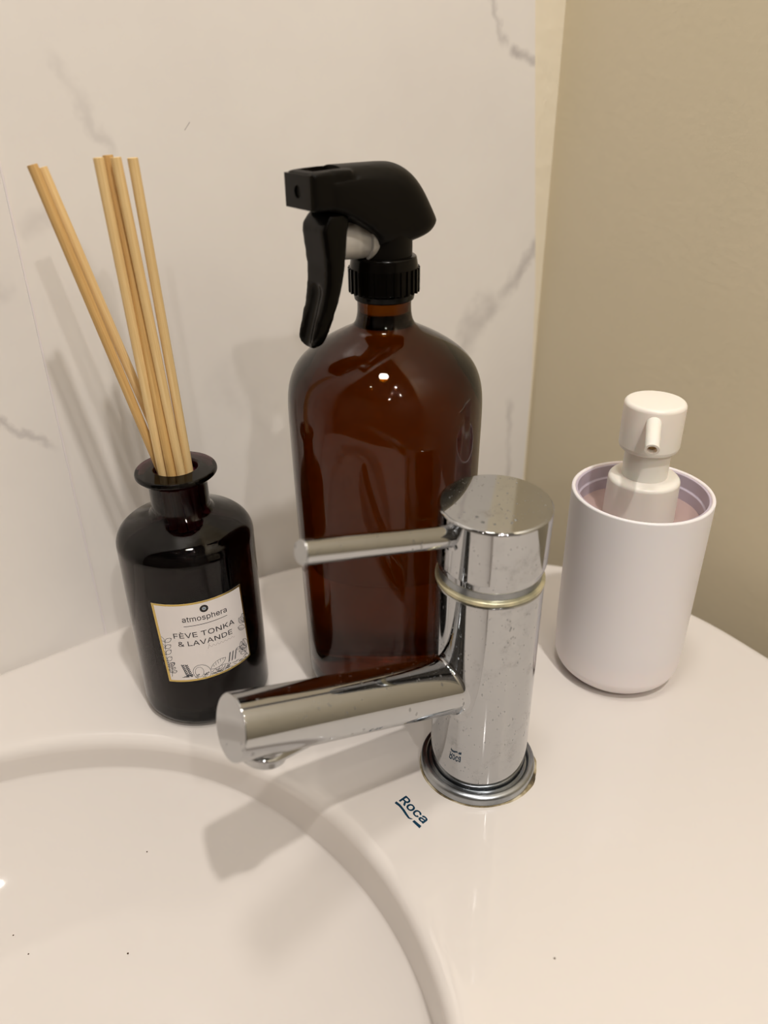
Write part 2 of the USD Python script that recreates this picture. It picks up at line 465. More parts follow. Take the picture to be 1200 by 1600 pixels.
# ------------------------------------------------------------------ washbasin
BC = np.array([-0.1384, 0.1275])                      # centre of the round bowl
outline = [(-0.330, 0.262), (-0.2158, 0.3429), (-0.1983, 0.3556), (-0.1697, 0.3768), (-0.1547, 0.3868), (-0.1180, 0.4110), (-0.0829, 0.4337), (-0.0690, 0.4415), (-0.0560, 0.4470),
           (-0.0380, 0.4505), (0.0, 0.4512), (0.05, 0.4508), (0.0900, 0.4490), (0.1126, 0.4475), (0.1400, 0.4355), (0.1660, 0.4150), (0.1879, 0.3939), (0.1983, 0.3814), (0.2065, 0.3689), (0.2174, 0.3506),
           (0.262, 0.280), (0.290, 0.20), (0.285, 0.11), (0.23, 0.03), (0.13, -0.03), (0.0, -0.065), (-0.14, -0.075), (-0.28, -0.055), (-0.38, 0.0), (-0.43, 0.09), (-0.42, 0.19)]
NT = 420
ang = np.linspace(-np.pi, np.pi, NT, endpoint=False)
op = np.array(outline) - BC
oa = np.arctan2(op[:, 1], op[:, 0]); orr = np.hypot(op[:, 0], op[:, 1])
# dense straight sampling of the outline, then a light smoothing
dense = np.concatenate([np.linspace(op[i], op[(i + 1) % len(op)], 30, endpoint=False) for i in range(len(op))])
da, dr = np.arctan2(dense[:, 1], dense[:, 0]), np.hypot(dense[:, 0], dense[:, 1])
o = np.argsort(da)
Ro = np.interp(ang, da[o], dr[o], period=2 * np.pi)
ker = np.hanning(9); ker /= ker.sum()
Ro = np.convolve(np.concatenate([Ro[-8:], Ro, Ro[:8]]), ker, 'same')[8:-8]
RW = 0.1590                                          # foot of the bowl's upright wall; it is deeper towards the right
t_ = np.clip((np.degrees(ang) - 40) / 40, 0, 1) * np.clip((190 - np.degrees(ang)) / 40, 0, 1)
t_ = t_ * t_ * (3 - 2 * t_)
DW = 0.0270 - 0.0095 * t_


def floor_z(r, dw=0.022):
    return -(dw + (0.066 - dw) * (1 - np.minimum(r / RW, 1) ** 3.0))


bowl = [(r, floor_z(r, DW)) for r in (0.018, 0.035, 0.05, 0.065, 0.08, 0.095, 0.108, 0.12, 0.13, 0.138, 0.145, 0.150, 0.1535, 0.156, 0.1575)]
bowl += [(0.1588, -DW), (0.1595, -DW + 0.0006), (0.1599, -DW + 0.0016)]
bowl += [(0.1602, -0.6 * DW - 0.4 * 0.006), (0.1607, -0.3 * DW - 0.7 * 0.006), (0.1609, -0.0058), (0.1613, -0.0040), (0.1621, -0.0025), (0.1633, -0.0013), (0.1650, -0.0005), (0.1675, -0.0001), (0.1705, 0.0)]
under = [(0.168, -0.060), (0.14, -0.085), (0.08, -0.098), (0.018, -0.100)]
V, rows = [], []
ring0 = len(V)


def add_ring(R, Z):
    rows.append(list(range(len(V), len(V) + NT)))
    R = np.broadcast_to(R, ang.shape); Z = np.broadcast_to(Z, ang.shape)
    V.extend(np.c_[BC[0] + R * np.cos(ang), BC[1] + R * np.sin(ang), Z].tolist())


V.append([BC[0], BC[1], -0.066]); rows.append([0])
for r, z in bowl:
    add_ring(r, z)
rear = np.clip((BC[1] + Ro * np.sin(ang) - 0.405) / 0.03, 0, 1)          # the back edge turns up a little
rear = rear * rear * (3 - 2 * rear)
for f in (0.05, 0.15, 0.3, 0.45, 0.6, 0.75, 0.9, 1.0):
    add_ring(0.1705 + (Ro - 0.020 - 0.1705) * f, 0.0)
for dd, up in ((0.016, 0.0005), (0.0125, 0.0015), (0.0095, 0.0023), (0.0075, 0.0026), (0.0055, 0.0024), (0.0035, 0.0016), (0.0018, 0.0002)):
    flat = {0.0035: -0.0004, 0.0018: -0.0014}.get(dd, 0.0)
    add_ring(Ro - dd, rear * up + (1 - rear) * flat)
for dd, z in ((0.0006, -0.0030), (0.0, -0.0052), (0.0, -0.02), (0.0, -0.034), (0.002, -0.038), (0.006, -0.040)):
    add_ring(Ro - dd, z)
for r, z in under:
    add_ring(np.minimum(r, Ro - 0.01), z)
V.append([BC[0], BC[1], -0.1]); rows.append([len(V) - 1])
F = []
for A, B in zip(rows[:-1], rows[1:]):
    for i in range(NT):
        j = (i + 1) % NT
        if len(A) == 1:
            F.append((A[0], B[i], B[j]))
        elif len(B) == 1:
            F.append((A[i], B[0], A[j]))
        else:
            F.append((A[i], B[i], B[j])); F.append((A[i], B[j], A[j]))
tm = trimesh.Trimesh(np.array(V), np.array(F), process=False)
if tm.volume < 0:
    tm.invert()
basin = thing('washbasin', (BC[0], BC[1], -0.1), 'glossy white ceramic corner washbasin with a round bowl under the chrome tap', 'washbasin')
obj('bowl', tm, mats['white_ceramic'], basin, smooth=60)
# blue mark printed beside the tap
LO, LA = np.array([0.00550, 0.25002]), math.radians(-50.8)
LX, LY = np.array([math.cos(LA), math.sin(LA)]), np.array([-math.sin(LA), math.cos(LA)])


def on_deck(t, z=0.00004):
    v = t.vertices.copy()
    t.vertices = np.c_[LO[0] + v[:, 0] * LX[0] + v[:, 1] * LY[0], LO[1] + v[:, 0] * LX[1] + v[:, 1] * LY[1], v[:, 2] + z]
    return t


tx = meshkit.text_mesh('Roca', 0.0042, depth=0.00005, bold=True)
tx.apply_translation((-tx.bounds[0][0], 0, 0))
tx.vertices[:, 0] *= 0.0166 / tx.bounds[1][0]
obj('lettering', on_deck(tx), mats['ink_teal'], basin, smooth=False)
sw = np.array([(-0.09, -2.46), (-0.42, -1.23), (2.31, -1.0), (5.79, -1.45), (8.33, -2.07), (10.25, -2.48), (11.85, -1.82), (11.25, -2.72), (10.26, -3.27), (7.94, -2.99), (5.02, -2.37), (2.52, -2.14)]) / 1000
sq = np.array([(12.63, -2.98), (12.7, -1.78), (17.04, -1.47), (17.38, -2.94)]) / 1000
obj('swoosh', on_deck(trimesh.util.concatenate([to_tm(poly_extrude(sw, 0.00005)), to_tm(poly_extrude(sq, 0.00005))])), mats['ink_teal'], basin, smooth=False)
# dark specks of dirt lying in the bowl and on the deck


def bowl_z(x, y):
    r = math.hypot(x - BC[0], y - BC[1])
    return float(floor_z(r, np.interp(math.atan2(y - BC[1], x - BC[0]), ang, DW))) if r < 0.158 else 0.0


sp = []
for x, y, s in ((-0.118, 0.215, 0.0005), (-0.172, 0.222, 0.0004), (-0.163, 0.215, 0.0004), (0.0622, 0.176, 0.0004), (-0.117, 0.255, 0.00035)):
    b = trimesh.creation.icosphere(subdivisions=1, radius=s); b.vertices[:, 2] *= 0.4; b.apply_translation((x, y, bowl_z(x, y) + s * 0.2)); sp.append(b)
obj('dirt_specks', trimesh.util.concatenate(sp), mats['speck_dirt'], basin, kind='stuff')

# ------------------------------------------------------------------ tap
FX, FY = 0.0436, 0.2725
tap = thing('mixer_tap', (FX, FY, 0), 'chrome single-lever basin mixer tap with straight spout, speckled with limescale', 'tap')
obj('base_flange', lathe(fillet([(0, 0.0003), (0.0262, 0.0003), (0.0270, 0.0012, 0.001), (0.0270, 0.0050, 0.0024), (0.0240, 0.0058, 0.0014), (0.0232, 0.0040, 0.0004), (0, 0.0040)]), FX, FY), mats['dull_chrome'], tap)
a = np.linspace(0, 2 * np.pi, 97)[:-1]
side_ = np.clip(np.cos(a - 0.15) * 1.6 - 0.25, 0, 1)                  # the seal shows mostly on the right
wob = 0.0270 + 0.0013 * side_ * (0.6 + 0.8 * meshkit.fbm(np.c_[np.cos(a) * 6, np.sin(a) * 6, a * 0], 3, 5)) + 0.0007 * np.clip(np.cos(a - 3.3) * 3 - 2, 0, 1)
grime = lathe([(0, 0.0), (0.0270, 0.0), (0.0266, 0.0006), (0, 0.0006)], FX, FY, n=96)
v = grime.vertices
rr = np.hypot(v[:, 0] - FX, v[:, 1] - FY); aa = np.arctan2(v[:, 1] - FY, v[:, 0] - FX) % (2 * np.pi)
k = np.where(rr > 0.02, np.interp(aa, a, wob, period=2 * np.pi) / 0.0270, 1.0)
v[:, 0] = FX + (v[:, 0] - FX) * k; v[:, 1] = FY + (v[:, 1] - FY) * k
grime.vertices = v
obj('seal', grime, mats['seal_grime'], tap, label='brown grime-stained seal around the flange')
obj('body', lathe(fillet([(0, 0.0038), (0.0222, 0.0038), (0.0225, 0.02), (0.0225, 0.1068, 0.0006), (0.0210, 0.1074), (0, 0.1074)]), FX, FY, n=160), mats['chrome_spotted'], tap)
obj('collar_ring', lathe(fillet([(0, 0.1072), (0.0222, 0.1072), (0.0228, 0.1080, 0.0005), (0.0228, 0.1092, 0.0005), (0.0215, 0.1100), (0, 0.1100)]), FX, FY, n=160), mats['limescale'], tap,
    label='yellowed limescaled ring under the lever cap')
obj('groove', lathe([(0, 0.1098), (0.0213, 0.1098), (0.0208, 0.1150), (0, 0.1150)], FX, FY), mats['dull_chrome'], tap)
capm = lathe(fillet([(0, 0.0), (0.0200, 0.0, 0.001), (0.0218, 0.0022, 0.002), (0.0227, 0.0060, 0.003), (0.0227, 0.0302, 0.0009), (0.0218, 0.0308, 0.0006), (0, 0.0308)], 6), n=160)
capm.apply_transform(trimesh.transformations.rotation_matrix(math.radians(3.2), [1, 0.1, 0]))
capm.apply_translation((FX, FY, 0.1125))
cap = obj('lever_cap', capm, mats['chrome_spotted'], tap)
dr = []
wr_ = np.random.default_rng(11)
while len(dr) < 26:
    x, y = wr_.uniform(-0.021, 0.019, 2)
    if x * x + y * y > 0.0205 ** 2 or (x > 0.006 and wr_.random() < 0.6):
        continue
    q = wr_.choice([0.00028, 0.0004, 0.0005, 0.00075], p=[0.35, 0.35, 0.2, 0.1])
    b = lathe([(0, -0.0001), (q, -0.0001), (q * 0.92, 0.00006), (q * 0.6, 0.00012), (0, 0.00014)], x, y, 0.0308, n=14)
    b.apply_transform(trimesh.transformations.rotation_matrix(math.radians(3.2), [1, 0.1, 0]))
    b.apply_translation((FX, FY, 0.1125)); dr.append(b)
obj('dried_droplets', trimesh.util.concatenate(dr), mats['dull_chrome'], cap, kind='stuff')
SU = np.array([-0.8100, -0.5205, 0.2701])
sc = np.array([FX, FY, 0.05305])
L = 0.1227
sprof = [(0.0, 0.0125), (L - 0.0006, 0.0125), (L - 0.0002, 0.0123), (L, 0.0119)]
spm = tube(sc + SU * 0.004, sc + SU * L, 0.0125, [(d - 0.004 if d else 0, r) for d, r in sprof], n=96)
spout = obj('spout', spm, mats['chrome_clean'], tap)
# boss under the tip, then the outlet
ac = sc + SU * (L - 0.0155)
dn = np.cross(SU, np.cross(SU, [0, 0, 1.0])); dn /= np.linalg.norm(dn)
if dn[2] > 0:
    dn = -dn
hx = np.cross(SU, dn)
obj('aerator', tube(ac + dn * 0.004, ac + dn * 0.0160, 0.0092, [(0, 0.0092), (0.0110, 0.0092), (0.0118, 0.0085), (0.0120, 0.0066), (0.0104, 0.0064)], n=64), mats['chrome_clean'], spout)
boss = m3.Manifold.batch_hull([m3.Manifold.sphere(0.0016, 24).translate(tuple(ac + dn * 0.0106 - SU * 0.034))]
                             + [m3.Manifold.sphere(0.0012, 16).translate(tuple(ac + dn * 0.0112 + 0.0092 * (math.cos(t) * SU + math.sin(t) * hx))) for t in np.linspace(0, 2 * np.pi, 20, endpoint=False)]
                             + [m3.Manifold.sphere(0.0012, 16).translate(tuple(ac + dn * 0.0040 - SU * 0.020))])
obj('outlet_boss', to_tm(boss), mats['chrome_clean'], spout)
# fillet where the spout leaves the body: a soft saddle collar
sad = []
for i in range(96):
    t = i / 96 * 2 * np.pi
    side = np.cross(SU, [0, 0, 1.0]); side /= np.linalg.norm(side); upv = np.cross(side, SU)
    for q in range(6):
        w = q / 5 * math.pi / 2
        rr_ = 0.0125 + 0.0022 * (1 - math.sin(w))
        p = sc + rr_ * (math.cos(t) * side + math.sin(t) * upv)
        # distance along SU at which this line meets the body, plus the run-out
        h = SU[:2]; d0 = p[:2] - np.array([FX, FY])
        A_, B_, C_ = h @ h, 2 * d0 @ h, d0 @ d0 - 0.02235 ** 2
        s_ = (-B_ + math.sqrt(max(B_ * B_ - 4 * A_ * C_, 0))) / (2 * A_)
        sad.append(p + SU * (s_ + 0.0022 * (1 - math.cos(w)) - 0.0002))
SF = []
for i in range(96):
    for q in range(5):
        A_, B_, C_, D_ = i * 6 + q, ((i + 1) % 96) * 6 + q, ((i + 1) % 96) * 6 + q + 1, i * 6 + q + 1
        SF += [(A_, B_, C_), (A_, C_, D_)]
nb = len(sad)
sad = np.array(sad)
inner = sad.copy()
inner[:, :2] = inner[:, :2]
inner = inner - SU * 0.0015 - 0.0
sm = trimesh.Trimesh(np.vstack([sad]), SF, process=False)
if (sm.face_normals[0] @ SU) < 0:
    sm.invert()
obj('spout_fillet', sm, mats['chrome_clean'], spout, smooth=True)
LU = np.array([-0.7850, -0.5650, 0.2537]); LU /= np.linalg.norm(LU)
lc = np.array([FX, FY, 0.1289])
lev = tube(lc + LU * 0.0205, lc + LU * 0.0909, 0.0045, [(0, 0.0060), (0.0024, 0.0058), (0.0030, 0.0045), (0.0698, 0.0045), (0.0703, 0.0042)], n=64)
obj('lever', lev, mats['chrome_clean'], cap)

# ------------------------------------------------------------------ amber spray bottle
SX, SY = 0.0010, 0.341
spray = thing('spray_bottle', (SX, SY, 0), 'tall amber glass spray bottle with black trigger head behind the tap', 'spray bottle')
foot = fillet([(0, 0.0030), (0.020, 0.0020), (0.0270, 0.0002, 0.003), (0.0285, 0.0002)], 5)[:-1]
foot += [(0.0276 + 0.0148 * math.cos(math.radians(t)), 0.0150 + 0.0148 * math.sin(math.radians(t))) for t in np.linspace(-88, 0, 16)] + [(0.0426, 0.030)]
from scipy.interpolate import PchipInterpolator, splprep, splev
wallp = np.array([(0.0426, 0.030), (0.0431, 0.060), (0.0438, 0.100), (0.0443, 0.135), (0.0445, 0.152), (0.0444, 0.160), (0.0436, 0.1672), (0.0418, 0.1730), (0.0388, 0.1780), (0.0345, 0.1822), (0.0290, 0.1861),
                  (0.0228, 0.1896), (0.0172, 0.1924), (0.0134, 0.1950), (0.0121, 0.1982), (0.0117, 0.2030), (0.0117, 0.2170)])
tck, _ = splprep(wallp.T, s=0, k=3, u=np.concatenate([[0], np.cumsum(np.linalg.norm(np.diff(wallp, axis=0), axis=1))]))
wallc = np.array(splev(np.concatenate([np.linspace(0, 0.118, 8), np.linspace(0.122, tck[0][-1], 64)]), tck)).T
tg = np.gradient(wallc, axis=0); tg /= np.linalg.norm(tg, axis=1, keepdims=True)
inner_ = wallc - np.c_[tg[:, 1], -tg[:, 0]] * 0.0027
outer = foot[:-1] + [tuple(p) for p in wallc]
innf = [tuple(p) for p in inner_[::-1]] + fillet([tuple(inner_[0]), (0.0397, 0.0160, 0.012), (0.0330, 0.0062, 0.006), (0.022, 0.0056), (0, 0.0066)], 8)[1:]
glassm = lathe(outer + innf, SX, SY, n=160)
obj('bottle', glassm, mats['amber_glass'], spray, smooth=50)
# the cleaning liquid that fills the bottle up into the neck (reaching a hair into the glass so that no air gap shows)
fill = [(float(r) + 0.0002, float(z)) for r, z in inner_ if z < 0.2165]
obj('liquid', lathe([(0, 0.0060), (0.0330, 0.0060), (0.0385, 0.0100), (0.0396, 0.0170)] + fill + [(0, fill[-1][1])], SX, SY, n=128), mats['brown_liquid'], spray, smooth=50, label='dark liquid inside the amber bottle')
# screw collar with ribs
col = lathe(fillet([(0, 0.2055), (0.0128, 0.2055, 0.0008), (0.0132, 0.2085, 0.001), (0.0146, 0.2092, 0.0008), (0.0146, 0.2190, 0.001), (0.0138, 0.2235, 0.001), (0.0120, 0.2240), (0, 0.2240)], 4), SX, SY, n=96)
ribs = [col]
for k in range(30):
    t = 2 * math.pi * k / 30
    b = trimesh.creation.box((0.0012, 0.0011, 0.0100)); b.apply_transform(trimesh.transformations.rotation_matrix(t, [0, 0, 1]))
    b.apply_translation((SX + 0.0147 * math.cos(t), SY + 0.0147 * math.sin(t), 0.2140)); ribs.append(b)
obj('screw_collar', trimesh.util.concatenate(ribs), mats['black_gloss_plastic'], spray)
obj('neck_block', lathe(fillet([(0, 0.222), (0.0120, 0.222), (0.0120, 0.236, 0.001), (0, 0.236)]), SX, SY, n=96), mats['black_plastic'], spray)
AL = math.radians(37)
U = np.array([-math.cos(AL), -math.sin(AL), 0.0])         # the way the nozzle points
W = np.array([0.60181502, -0.79863551, 0.0])              # its side towards the camera
UP = np.array([0, 0, 1.0])


def sprayer(m):                                           # local x = along U, y = along W, z = up (heights are world heights)
    return xform(m, (U, W, UP), (SX, SY, 0))


def side_cut(pts, w):                                     # outline in (s, z), w thick, centred
    m = poly_extrude(np.array(pts) / 1000, w / 1000)      # x = s, y = z, z = thickness
    return m.translate((0, 0, -w / 2000)).transform(np.array([[1, 0, 0, 0], [0, 0, -1, 0], [0, 1, 0, 0]], float))


def plan_cut(pts, z0, z1):
    return poly_extrude(np.array(pts) / 1000, (z1 - z0) / 1000).translate((0, 0, z0 / 1000))


def front_cut(pts, s0, s1):                               # outline in (w, z), between s0 and s1
    m = poly_extrude(np.array(pts) / 1000, (s1 - s0) / 1000)
    return m.transform(np.array([[0, 0, 1, s0 / 1000], [1, 0, 0, 0], [0, 1, 0, 0]], float))


def arc(cx, cy, r, a0, a1, n=8, ry=None):
    return [(cx + r * math.cos(math.radians(t)), cy + (ry or r) * math.sin(math.radians(t))) for t in np.linspace(a0, a1, n)]


levels = [(228.6, -11, 8.5), (230.3, -17.5, 10.6), (232, -22, 12), (234, -24, 12.7), (236.3, -24.9, 12.9), (239, -23.4, 12.9), (243, -21, 12.8), (247, -18.6, 12.6), (250.5, -16.2, 12.1), (253.5, -13.6, 11.2),
          (256, -10.8, 9.8), (258, -7.5, 7.8), (259.3, -4, 5.4), (259.9, 0, 3.0)]


def slice_(z, sb, w):
    sc_ = sb + 13.0
    pts = [(sc_ + 13.0 * math.cos(math.radians(t)), w * math.sin(math.radians(t))) for t in np.linspace(90, 270, 17)]
    pts += [(14, -w * 0.93), (30, -min(w, 10.4)), (30, min(w, 10.4)), (14, w * 0.93)]
    return plan_cut(pts, z, z + 0.05)


shell = m3.Manifold()
for l0, l1 in zip(levels[:-1], levels[1:]):
    shell = shell + m3.Manifold.batch_hull([slice_(*l0), slice_(*l1)])
under_ = side_cut([(40, 262), (-30, 262), (-30, 226), (8.6, 226), (9.2, 231.0), (10.5, 233.4), (13, 235.8), (16, 237.8), (21, 241.0), (26, 243.4), (31, 244.4), (40, 244.6)], 40)
nozzle_box = side_cut([(21, 244.0), (30, 244.6), (39.6, 244.8), (39.6, 258.6), (30, 259.0), (21, 259.0)], 19.6)
head = (shell ^ under_) + nozzle_box
headt = soften(head, 0.0011, 10)
# shallow recess on the nozzle top
recess = side_cut([(24.5, 262), (24.5, 257.6), (36.5, 257.6), (36.5, 262)], 12)
hm = m3.Manifold(m3.Mesh(np.asarray(headt.vertices, np.float32), np.asarray(headt.faces, np.uint32)))
hm = hm - recess
hp = obj('spray_head', to_tm(sprayer(hm)), mats['black_plastic'], spray, smooth=40)
# nozzle face plate with its orifice
noz = front_cut([(-9.0, 245.6), (9.0, 245.6), (9.0, 257.8), (-9.0, 257.8)], 38.9, 40.4)
hole = m3.Manifold.cylinder(0.004, 0.0022, 0.0026, 32).transform(np.array([[0, 0, 1, 0.0392], [1, 0, 0, 0], [0, 1, 0, 0.2516]], float))
obj('nozzle', to_tm(sprayer(noz - hole)), mats['black_gloss_plastic'], hp)
# trigger: curved lever with a scooped finger face
tf = [(31.5, 243.5), (35.0, 238), (34.2, 231), (33.5, 224), (33.8, 217), (35.6, 209), (38.4, 202), (40.4, 196.5), (40.6, 193.5), (39.4, 191.6), (37.2, 191.2)]
tb = [(34.6, 193.2), (32.4, 198.5), (29.8, 205), (27.4, 212), (25.6, 219), (24.4, 227), (23.4, 235), (22.0, 243.5)]
trg = side_cut(tf + tb, 30)
face = [(-8.3, 245), (8.3, 245), (8.6, 236), (8.4, 220), (7.6, 208), (6.7, 199)] + arc(0, 197.2, 6.5, 0, -180, 12) + [(-6.7, 199), (-7.6, 208), (-8.4, 220), (-8.6, 236)]
trg = trg ^ front_cut(face, 10, 50)
scoop = m3.Manifold()
pts = [(44.9, 196.5), (43.6, 201), (41.2, 208), (39.2, 214)]
for (s0, z0), (s1, z1) in zip(pts[:-1], pts[1:]):
    hull = []
    for s_, z_ in ((s0, z0), (s1, z1)):
        hull.append(m3.Manifold.sphere(0.0062, 40).translate((s_ / 1000, 0, z_ / 1000)))
    scoop = scoop + m3.Manifold.batch_hull(hull)
trg = trg - scoop
obj('trigger', soften(sprayer(trg), 0.0010, 8), mats['black_gloss_plastic'], spray, smooth=50)
# whitish piston between trigger and neck
pist = m3.Manifold.cylinder(0.019, 0.0078, 0.0066, 64).transform(np.array([[0, 0, 1, 0.0055], [1, 0, 0, 0], [0, 1, 0, 0.2312]], float))
pist = pist + m3.Manifold.cylinder(0.003, 0.0088, 0.0088, 64).transform(np.array([[0, 0, 1, 0.0085], [1, 0, 0, 0], [0, 1, 0, 0.2312]], float))
obj('piston', to_tm(sprayer(pist)), mats['piston_plastic'], spray, label='whitish translucent piston behind the trigger')

# ------------------------------------------------------------------ reed diffuser
DX, DY = -0.0963, 0.329
dif = thing('diffuser_bottle', (DX, DY, 0), 'small dark purple glass diffuser bottle with a floral paper label, left of the tap', 'bottle')
do = fillet([(0, 0.0022), (0.022, 0.0014), (0.0290, 0.0002, 0.003), (0.0326, 0.0042, 0.005), (0.0326, 0.060), (0.0326, 0.1015, 0.0095), (0.0152, 0.1100, 0.002), (0.0136, 0.1122, 0.0015), (0.0135, 0.1262, 0.0015), (0.0170, 0.1278, 0.001),
             (0.0190, 0.1296, 0.0012), (0.0186, 0.1316, 0.0012), (0.0105, 0.1323, 0.001), (0.0094, 0.1308, 0.001)], 7)
di = fillet([(0.0094, 0.1308), (0.0094, 0.1125, 0.003), (0.0130, 0.1068, 0.003), (0.0295, 0.0975, 0.008), (0.0295, 0.010, 0.004), (0.026, 0.0062, 0.003), (0, 0.0062)], 7)
obj('bottle', lathe(do + di[1:], DX, DY, n=144), mats['purple_glass'], dif, smooth=50)
obj('liquid', lathe(fillet([(0, 0.0066), (0.0255, 0.0066, 0.003), (0.0290, 0.0105, 0.003), (0.0290, 0.092), (0, 0.092)]), DX, DY, n=96), mats['violet_liquid'], dif)
LR = 0.03275


def bend(t, r):
    """flat mesh in millimetre-true (arc, height, out) -> wrapped on the bottle"""
    v = t.vertices
    az = v[:, 0] / LR
    rr2 = r + v[:, 2]
    t.vertices = np.c_[DX + rr2 * np.sin(az), DY - rr2 * np.cos(az), v[:, 1]]
    return t


LC = dict(tl=(-12.4, 77.1), tr=(32.3, 78.6), bl=(-9.9, 30.6), br=(34.0, 34.6))


def lab_pt(u, w):                                          # 0..1 across and up the label
    p = (1 - u) * (1 - w) * np.array(LC['bl']) + u * (1 - w) * np.array(LC['br']) + (1 - u) * w * np.array(LC['tl']) + u * w * np.array(LC['tr'])
    return p / 1000


def patch(u0, u1, w0, w1, th, nu=40, nw=6):
    V_, F_ = [], []
    for layer in (0, th):
        for i in range(nu + 1):
            for j in range(nw + 1):
                p = lab_pt(u0 + (u1 - u0) * i / nu, w0 + (w1 - w0) * j / nw); V_.append((p[0], p[1], layer))
    n1 = (nu + 1) * (nw + 1)
    for i in range(nu):
        for j in range(nw):
            a_, b_, c_, d_ = i * (nw + 1) + j, (i + 1) * (nw + 1) + j, (i + 1) * (nw + 1) + j + 1, i * (nw + 1) + j + 1
            F_ += [(n1 + a_, n1 + b_, n1 + c_), (n1 + a_, n1 + c_, n1 + d_), (a_, c_, b_), (a_, d_, c_)]
    for i in range(nu):
        for j0 in (0, nw):
            a_, b_ = i * (nw + 1) + j0, (i + 1) * (nw + 1) + j0
            F_ += [(a_, b_, n1 + b_), (a_, n1 + b_, n1 + a_)] if j0 == 0 else [(a_, n1 + b_, b_), (a_, n1 + a_, n1 + b_)]
    for j in range(nw):
        for i0 in (0, nu):
            a_, b_ = i0 * (nw + 1) + j, i0 * (nw + 1) + j + 1
            F_ += [(a_, n1 + b_, b_), (a_, n1 + a_, n1 + b_)] if i0 == 0 else [(a_, b_, n1 + b_), (a_, n1 + b_, n1 + a_)]
    return bend(trimesh.Trimesh(np.array(V_), np.array(F_), process=False), LR)


label = obj('label', patch(0, 1, 0, 1, 0.00008), mats['label_paper'], dif, label='off-white paper label with gold border and plant drawing')
edges = [patch(0, 1, 0.978, 1, 0.00013), patch(0, 1, 0, 0.022, 0.00013), patch(0, 0.028, 0.022, 0.978, 0.00013, 3, 30), patch(0.982, 1, 0.022, 0.978, 0.00013, 3, 30)]
obj('gold_border', trimesh.util.concatenate(edges), mats['gold_foil'], label)


def flat_text(s, x0, y0, x1, y1, h, bold=False):
    """text whose baseline runs from (x0, y0) to (x1, y1) in label millimetres"""
    t = meshkit.text_mesh(s, h / 1000, depth=0.00005, bold=bold)
    t.apply_translation((-t.bounds[0][0], 0, 0))
    Lw = math.hypot(x1 - x0, y1 - y0) / 1000
    t.vertices[:, 0] *= Lw / t.bounds[1][0]
    t.apply_transform(trimesh.transformations.rotation_matrix(math.atan2(y1 - y0, x1 - x0), [0, 0, 1]))
    t.apply_translation((x0 / 1000, y0 / 1000, 0.00010))
    return bend(t.subdivide_to_size(0.0012), LR)


def stroke(pts, w, close=False, z=0.00010, n=None):
    """thin printed line through label points (mm), w mm wide"""
    P = np.array(pts, float)
    d = np.gradient(P, axis=0); d /= np.maximum(np.linalg.norm(d, axis=1, keepdims=True), 1e-9)
    nn = np.c_[-d[:, 1], d[:, 0]]
    A_, B_ = P + nn * w / 2, P - nn * w / 2
    V_ = np.vstack([np.c_[A_, np.full(len(P), z * 1000)], np.c_[B_, np.full(len(P), z * 1000)]]) / 1000
    k_ = len(P)
    F_ = []
    for i in range(k_ - 1):
        F_ += [(i, k_ + i, k_ + i + 1), (i, k_ + i + 1, i + 1)]
    return trimesh.Trimesh(V_, np.array(F_), process=False)


obj('lettering', flat_text('atmosphera', 1.7, 67.2, 23.0, 67.7, 2.9), mats['label_ink'], label)
obj('lettering', flat_text('FÈVE TONKA', -3.5, 57.8, 26.2, 59.0, 2.8), mats['label_ink'], label)
obj('lettering', flat_text('& LAVANDE', -1.9, 53.1, 24.5, 54.0, 2.7), mats['label_ink'], label)
obj('rule_line', bend(stroke([(2 + 21 * t, 64.6 + 1.0 * t) for t in np.linspace(0, 1, 24)], 0.3), LR), mats['label_ink'], label)


def disc(cx, cy, r0, r1, z):
    t = np.linspace(0, 2 * np.pi, 41)
    return bend(stroke([(cx + (r0 + r1) / 2 * math.cos(q), cy + (r0 + r1) / 2 * math.sin(q)) for q in t], r1 - r0, z=z), LR)


emb = obj('emblem', disc(12.4, 73.5, 0.9, 2.0, 0.00010), mats['label_black'], label)
obj('emblem_core', disc(12.4, 73.5, 0.02, 0.75, 0.00010), mats['label_blue'], emb)
# faint script line
scr = []
t = np.linspace(0, 1, 90)
scr.append(stroke(np.c_[12 + 13.5 * t, 51.2 + 0.6 * t + 0.55 * np.sin(t * 44) * (1 - 0.3 * t)], 0.22))
scr.append(stroke([(11.6, 50.0), (12.6, 53.0)], 0.25))
obj('script_line', bend(trimesh.util.concatenate(scr).subdivide_to_size(0.0015), LR), mats['label_faint'], label)
# plant drawing: stems with leaves, as printed outlines and hatching
sk = []
prng = np.random.default_rng(3)


def leaf(x, y, ang_, ln, wd, hatch=True):
    t = np.linspace(0, 1, 12)
    c, s = math.cos(ang_), math.sin(ang_)
    for sg in (1, -1):
        off = sg * wd * np.sin(np.pi * t) ** 0.8
        sk.append(stroke(np.c_[x + ln * t * c - off * s, y + ln * t * s + off * c], 0.22))
    sk.append(stroke([(x, y), (x + ln * c * 0.95, y + ln * s * 0.95)], 0.18))
    if hatch:
        for q in np.linspace(0.2, 0.8, 5):
            o_ = wd * math.sin(math.pi * q) * 0.85
            sk.append(stroke([(x + ln * q * c, y + ln * q * s), (x + ln * (q + 0.08) * c - o_ * s, y + ln * (q + 0.08) * s + o_ * c)], 0.20))


def sprig(x, y, a0, n_, step, ln):
    px_, py_ = x, y
    for i in range(n_):
        a0 += prng.uniform(-0.15, 0.15)
        qx, qy = px_ + step * math.cos(a0), py_ + step * math.sin(a0)
        sk.append(stroke([(px_, py_), (qx, qy)], 0.22))
        for sg in (1, -1):
            leaf(qx, qy, a0 + sg * 0.8, ln * prng.uniform(0.7, 1.1), ln * 0.22, hatch=False)
        px_, py_ = qx, qy


